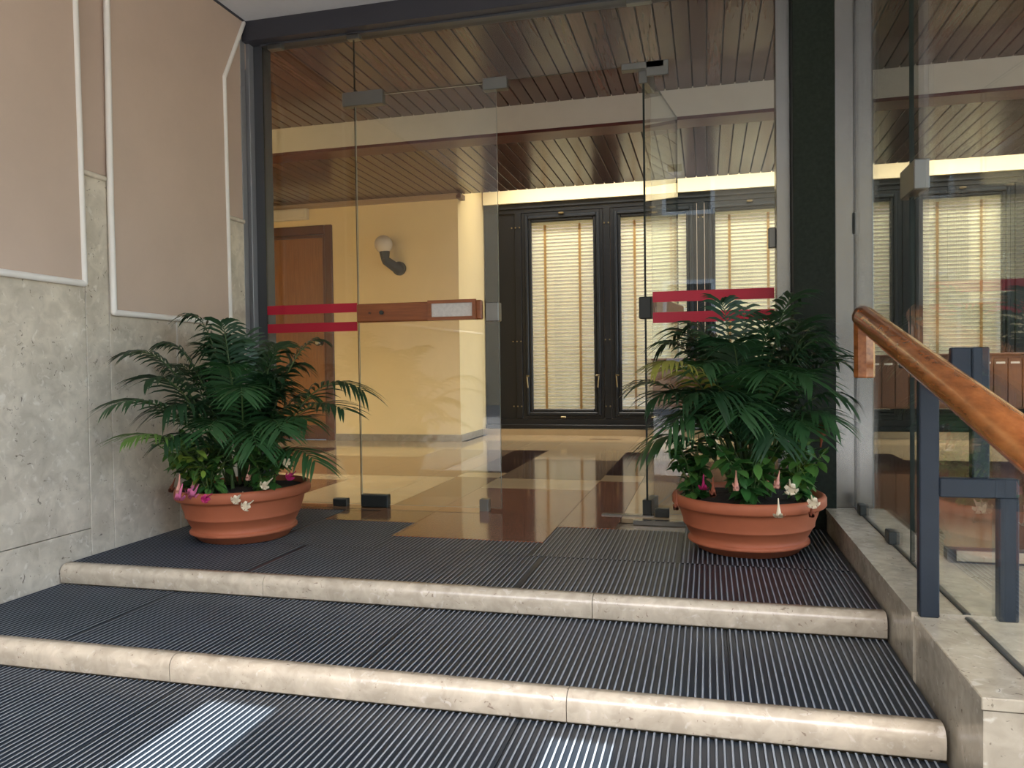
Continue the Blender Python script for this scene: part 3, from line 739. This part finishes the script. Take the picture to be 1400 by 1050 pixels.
TIPS2 = [(-0.284, 3.070, 0.628, 0.12, 0.14, 0), (-0.210, 2.920, 0.589, 0.12, 0.15, 0), (-0.182, 3.270, 0.805, 0.10, 0.15, 0), (-0.126, 3.370, 0.868, 0.06, 0.15, 0), (-0.187, 2.870, 0.720, 0.10, 0.14, 3), (-0.062, 3.220, 0.881, 0.03, 0.15, 0), (0.054, 3.270, 0.979, 0.00, 0.14, 0), (0.144, 3.170, 0.945, -0.02, 0.16, 0), (0.246, 3.370, 0.920, 0.00, 0.15, 0), (0.351, 3.270, 0.993, 0.03, 0.15, 0), (0.412, 3.370, 0.891, 0.06, 0.15, 0), (0.494, 3.320, 0.763, 0.10, 0.15, 0), (0.523, 3.170, 0.710, 0.12, 0.15, 0), (0.486, 3.020, 0.591, 0.10, 0.14, 0), (0.433, 2.920, 0.517, 0.12, 0.15, 1), (0.355, 2.870, 0.661, 0.12, 0.16, 1), (0.349, 2.870, 0.482, 0.14, 0.14, 1), (0.088, 2.970, 0.797, 0.04, 0.17, 0), (-0.018, 2.870, 0.717, 0.08, 0.16, 1), (-0.134, 2.820, 0.495, 0.16, 0.16, 1), (-0.083, 2.870, 0.599, 0.10, 0.16, 0), (-0.238, 2.970, 0.399, 0.16, 0.13, 1), (0.104, 2.770, 0.539, 0.16, 0.15, 1), (0.209, 2.870, 0.689, 0.08, 0.17, 1), (0.281, 3.120, 0.797, 0.05, 0.16, 0), (0.020, 2.820, 0.600, 0.12, 0.16, 0), (0.228, 2.820, 0.460, 0.18, 0.14, 0), (0.155, 3.320, 0.715, 0.02, 0.16, 0), (-0.020, 3.370, 0.810, 0.04, 0.16, 0), (0.358, 3.220, 0.770, 0.07, 0.16, 0), (0.190, 2.970, 0.553, 0.12, 0.16, 0)]
palm(P1, TIPS1, 'leafy green palm in the left planter, one frond arching over the door stripe', 11)
palm(P2, TIPS2, 'leafy dark green palm in the right planter before the pillar', 23)

# ---- flowering shrubs round the rims
def leaf_mesh(name, m, L_, w, fold=.25, curl=.2):
    mb = MB(); rows = [(0, .08), (.2, .7), (.45, 1), (.72, .72), (1, 0)]; vs = []; fs = []
    for u, k in rows:
        z = -curl*L_*u*u
        if k: vs += [(-w*k/2, u*L_, z+fold*w*k/2), (0, u*L_, z), (w*k/2, u*L_, z+fold*w*k/2)]
        else: vs.append((0, u*L_, z))
    for r in range(3):
        a = r*3; fs += [(a, a+1, a+4, a+3), (a+1, a+2, a+5, a+4)]
    fs += [(9, 10, 12), (10, 11, 12)]
    mb.add(vs, fs, 0, True); mb.keep = True
    return mb.mesh(name, m)
LM = [leaf_mesh('leaf', LEAF[i], *d) for i, d in ((0, (.075, .036)), (0, (.062, .034)), (1, (.07, .034)), (1, (.055, .03)), (2, (.06, .028)))]
def flower_mesh(m, rad, drop):
    mb = MB()
    mb.tube([(0, 0, 0), (0, 0, .02), (0, 0, .045), (0, 0, .06)], [.002, .003, .007, .011], 7, 0)
    for i in range(5):
        a = 2*PI*i/5; c, s = math.cos(a), math.sin(a)
        def P(r, t, z): return (c*r-s*t, s*r+c*t, z)
        vs = [P(.010, -.006, .058), P(.010, .006, .058), P(rad*.6, -rad*.38, .066), P(rad*.6, rad*.38, .066), P(rad, -rad*.2, .060-drop), P(rad, rad*.25, .060-drop)]
        mb.add(vs, [(0, 1, 3, 2), (2, 3, 5, 4)], 0, True)
    mb.keep = True
    return mb.mesh('flower', m)
FM = {'p': flower_mesh(PETALP, .026, .012), 'm': flower_mesh(PETALM, .024, .01), 'w': flower_mesh(PETALW, .022, .004), 's': flower_mesh(PETALS, .013, .02), 'o': flower_mesh(WILT, .014, .015)}
def shrub(loc, hgt, spread, nst, nleaf, cols, label, seed):
    r_ = random.Random(seed); loc = Vector(loc)
    t = thing('flowering_shrub', loc, label, 'plant', 'flowering shrubs round the planter rims')
    sm_ = MB(); stems = []
    for i in range(nst):
        a = 2*PI*i/nst+r_.uniform(-.4, .4); s = spread*r_.uniform(.35, 1)
        p = [Vector((0, 0, -.02)), Vector((math.cos(a)*s*.45, math.sin(a)*s*.45, hgt*.55)), Vector((math.cos(a)*s, math.sin(a)*s, hgt*r_.uniform(.65, 1.05)))]
        stems.append(p); sm_.tube(p, [.0035, .003, .002], 5)
    o = link('stems', sm_.mesh('stems', STALK)); o.parent = t
    for i in range(nleaf):
        p = stems[i % nst]; u = r_.uniform(.08, 1)
        q = p[0]*(1-u)**2+p[1]*2*u*(1-u)+p[2]*u*u
        o = bpy.data.objects.new('leaf', LM[r_.choice(cols)]); COL.objects.link(o); o.parent = t
        o.location = q; o.rotation_euler = (r_.uniform(-.9, .7), r_.uniform(-.4, .4), r_.uniform(0, 2*PI))
        k = r_.uniform(.8, 1.15); o.scale = (k, k, k)
    return t
def blossom(t, kind, off, rot, s=1):
    o = bpy.data.objects.new('flower', FM[kind]); COL.objects.link(o); o.parent = t
    o.location = off; o.rotation_euler = rot; o.scale = (s, s, s)
    return o
#SHRUBS#
def on(P, a, r, z): return (P[0]+math.cos(a)*r, P[1]+math.sin(a)*r, z)
SH1 = [shrub(on(P1, 3.6, .205, .215), .25, .15, 11, 170, (0, 2, 3, 4, 2), 'yellow-green shrub with drooping pink flowers at left end of left planter', 1),
       shrub(on(P1, 4.6, .205, .215), .235, .14, 10, 150, (2, 3, 0, 4, 1), 'shrub with hanging pink trumpets at the front of left planter', 2),
       shrub(on(P1, 5.75, .20, .21), .225, .13, 9, 130, (0, 1, 2), 'green shrub with cream flowers at right end of left planter', 3)]
SH2 = [shrub(on(P2, 3.5, .21, .21), .24, .15, 11, 170, (0, 1, 1, 2), 'dark green shrub with a magenta flower at left end of right planter', 4),
       shrub(on(P2, 4.7, .205, .21), .235, .14, 10, 150, (0, 1, 2, 0), 'green shrub with salmon buds at the front of right planter', 5),
       shrub(on(P2, 5.75, .205, .21), .235, .13, 10, 140, (0, 2, 3, 4, 2), 'pale green shrub with white flowers at right end of right planter', 6)]
for t, kind, off, rot, s in (
    (SH1[0], 'o', (-.07, -.03, .05), (2.6, 0, 0), 1), (SH1[0], 's', (.10, -.115, .09), (2.9, .1, 0), 1.1), (SH1[0], 'p', (.11, -.135, .06), (2.6, .1, 0), 1.0),
    (SH1[0], 'p', (.135, -.15, .045), (2.4, 0, 0), 1.0), (SH1[1], 's', (-.055, -.115, .095), (3.0, 0, 0), 1.2), (SH1[1], 'p', (-.035, -.125, .06), (2.7, 0, 0), 1.0),
    (SH1[1], 'm', (.08, -.10, .02), (1.9, 0, 0), .85), (SH1[2], 'w', (-.03, -.12, .02), (2.0, 0, 0), 1), (SH1[2], 'w', (.03, -.14, -.01), (1.8, 0, 0), 1),
    (SH1[2], 's', (-.05, -.04, .12), (2.9, 0, 0), 1), (SH1[2], 'w', (.07, -.06, .07), (2.0, .3, 0), 1), (SH1[2], 'm', (.13, .02, .09), (2.0, .3, 0), .85), (SH1[2], 'w', (.13, .0, .13), (1.5, .3, 0), .9),
    (SH2[0], 'm', (.03, -.10, .10), (2.8, 0, 0), .9), (SH2[0], 'o', (-.07, -.12, .03), (2.8, 0, 0), 1), (SH2[1], 's', (-.05, -.08, .13), (3.0, 0, 0), 1.1), (SH2[1], 's', (.10, -.06, .13), (2.9, .2, 0), 1.0),
    (SH2[1], 'o', (-.13, -.05, .10), (2.8, 0, 0), 1.1), (SH2[2], 'w', (-.04, -.10, .09), (2.0, 0, 0), 1.15), (SH2[2], 'w', (.03, -.13, .04), (1.9, 0, 0), 1.05), (SH2[2], 'o', (.03, -.13, .02), (2.8, 0, 0), .9),
    (SH2[2], 'o', (.08, .0, .20), (.6, 0, 0), 1.6), (SH2[1], 'w', (.09, -.12, .04), (2.8, 0, 0), 1)):
    blossom(t, kind, off, rot, s)
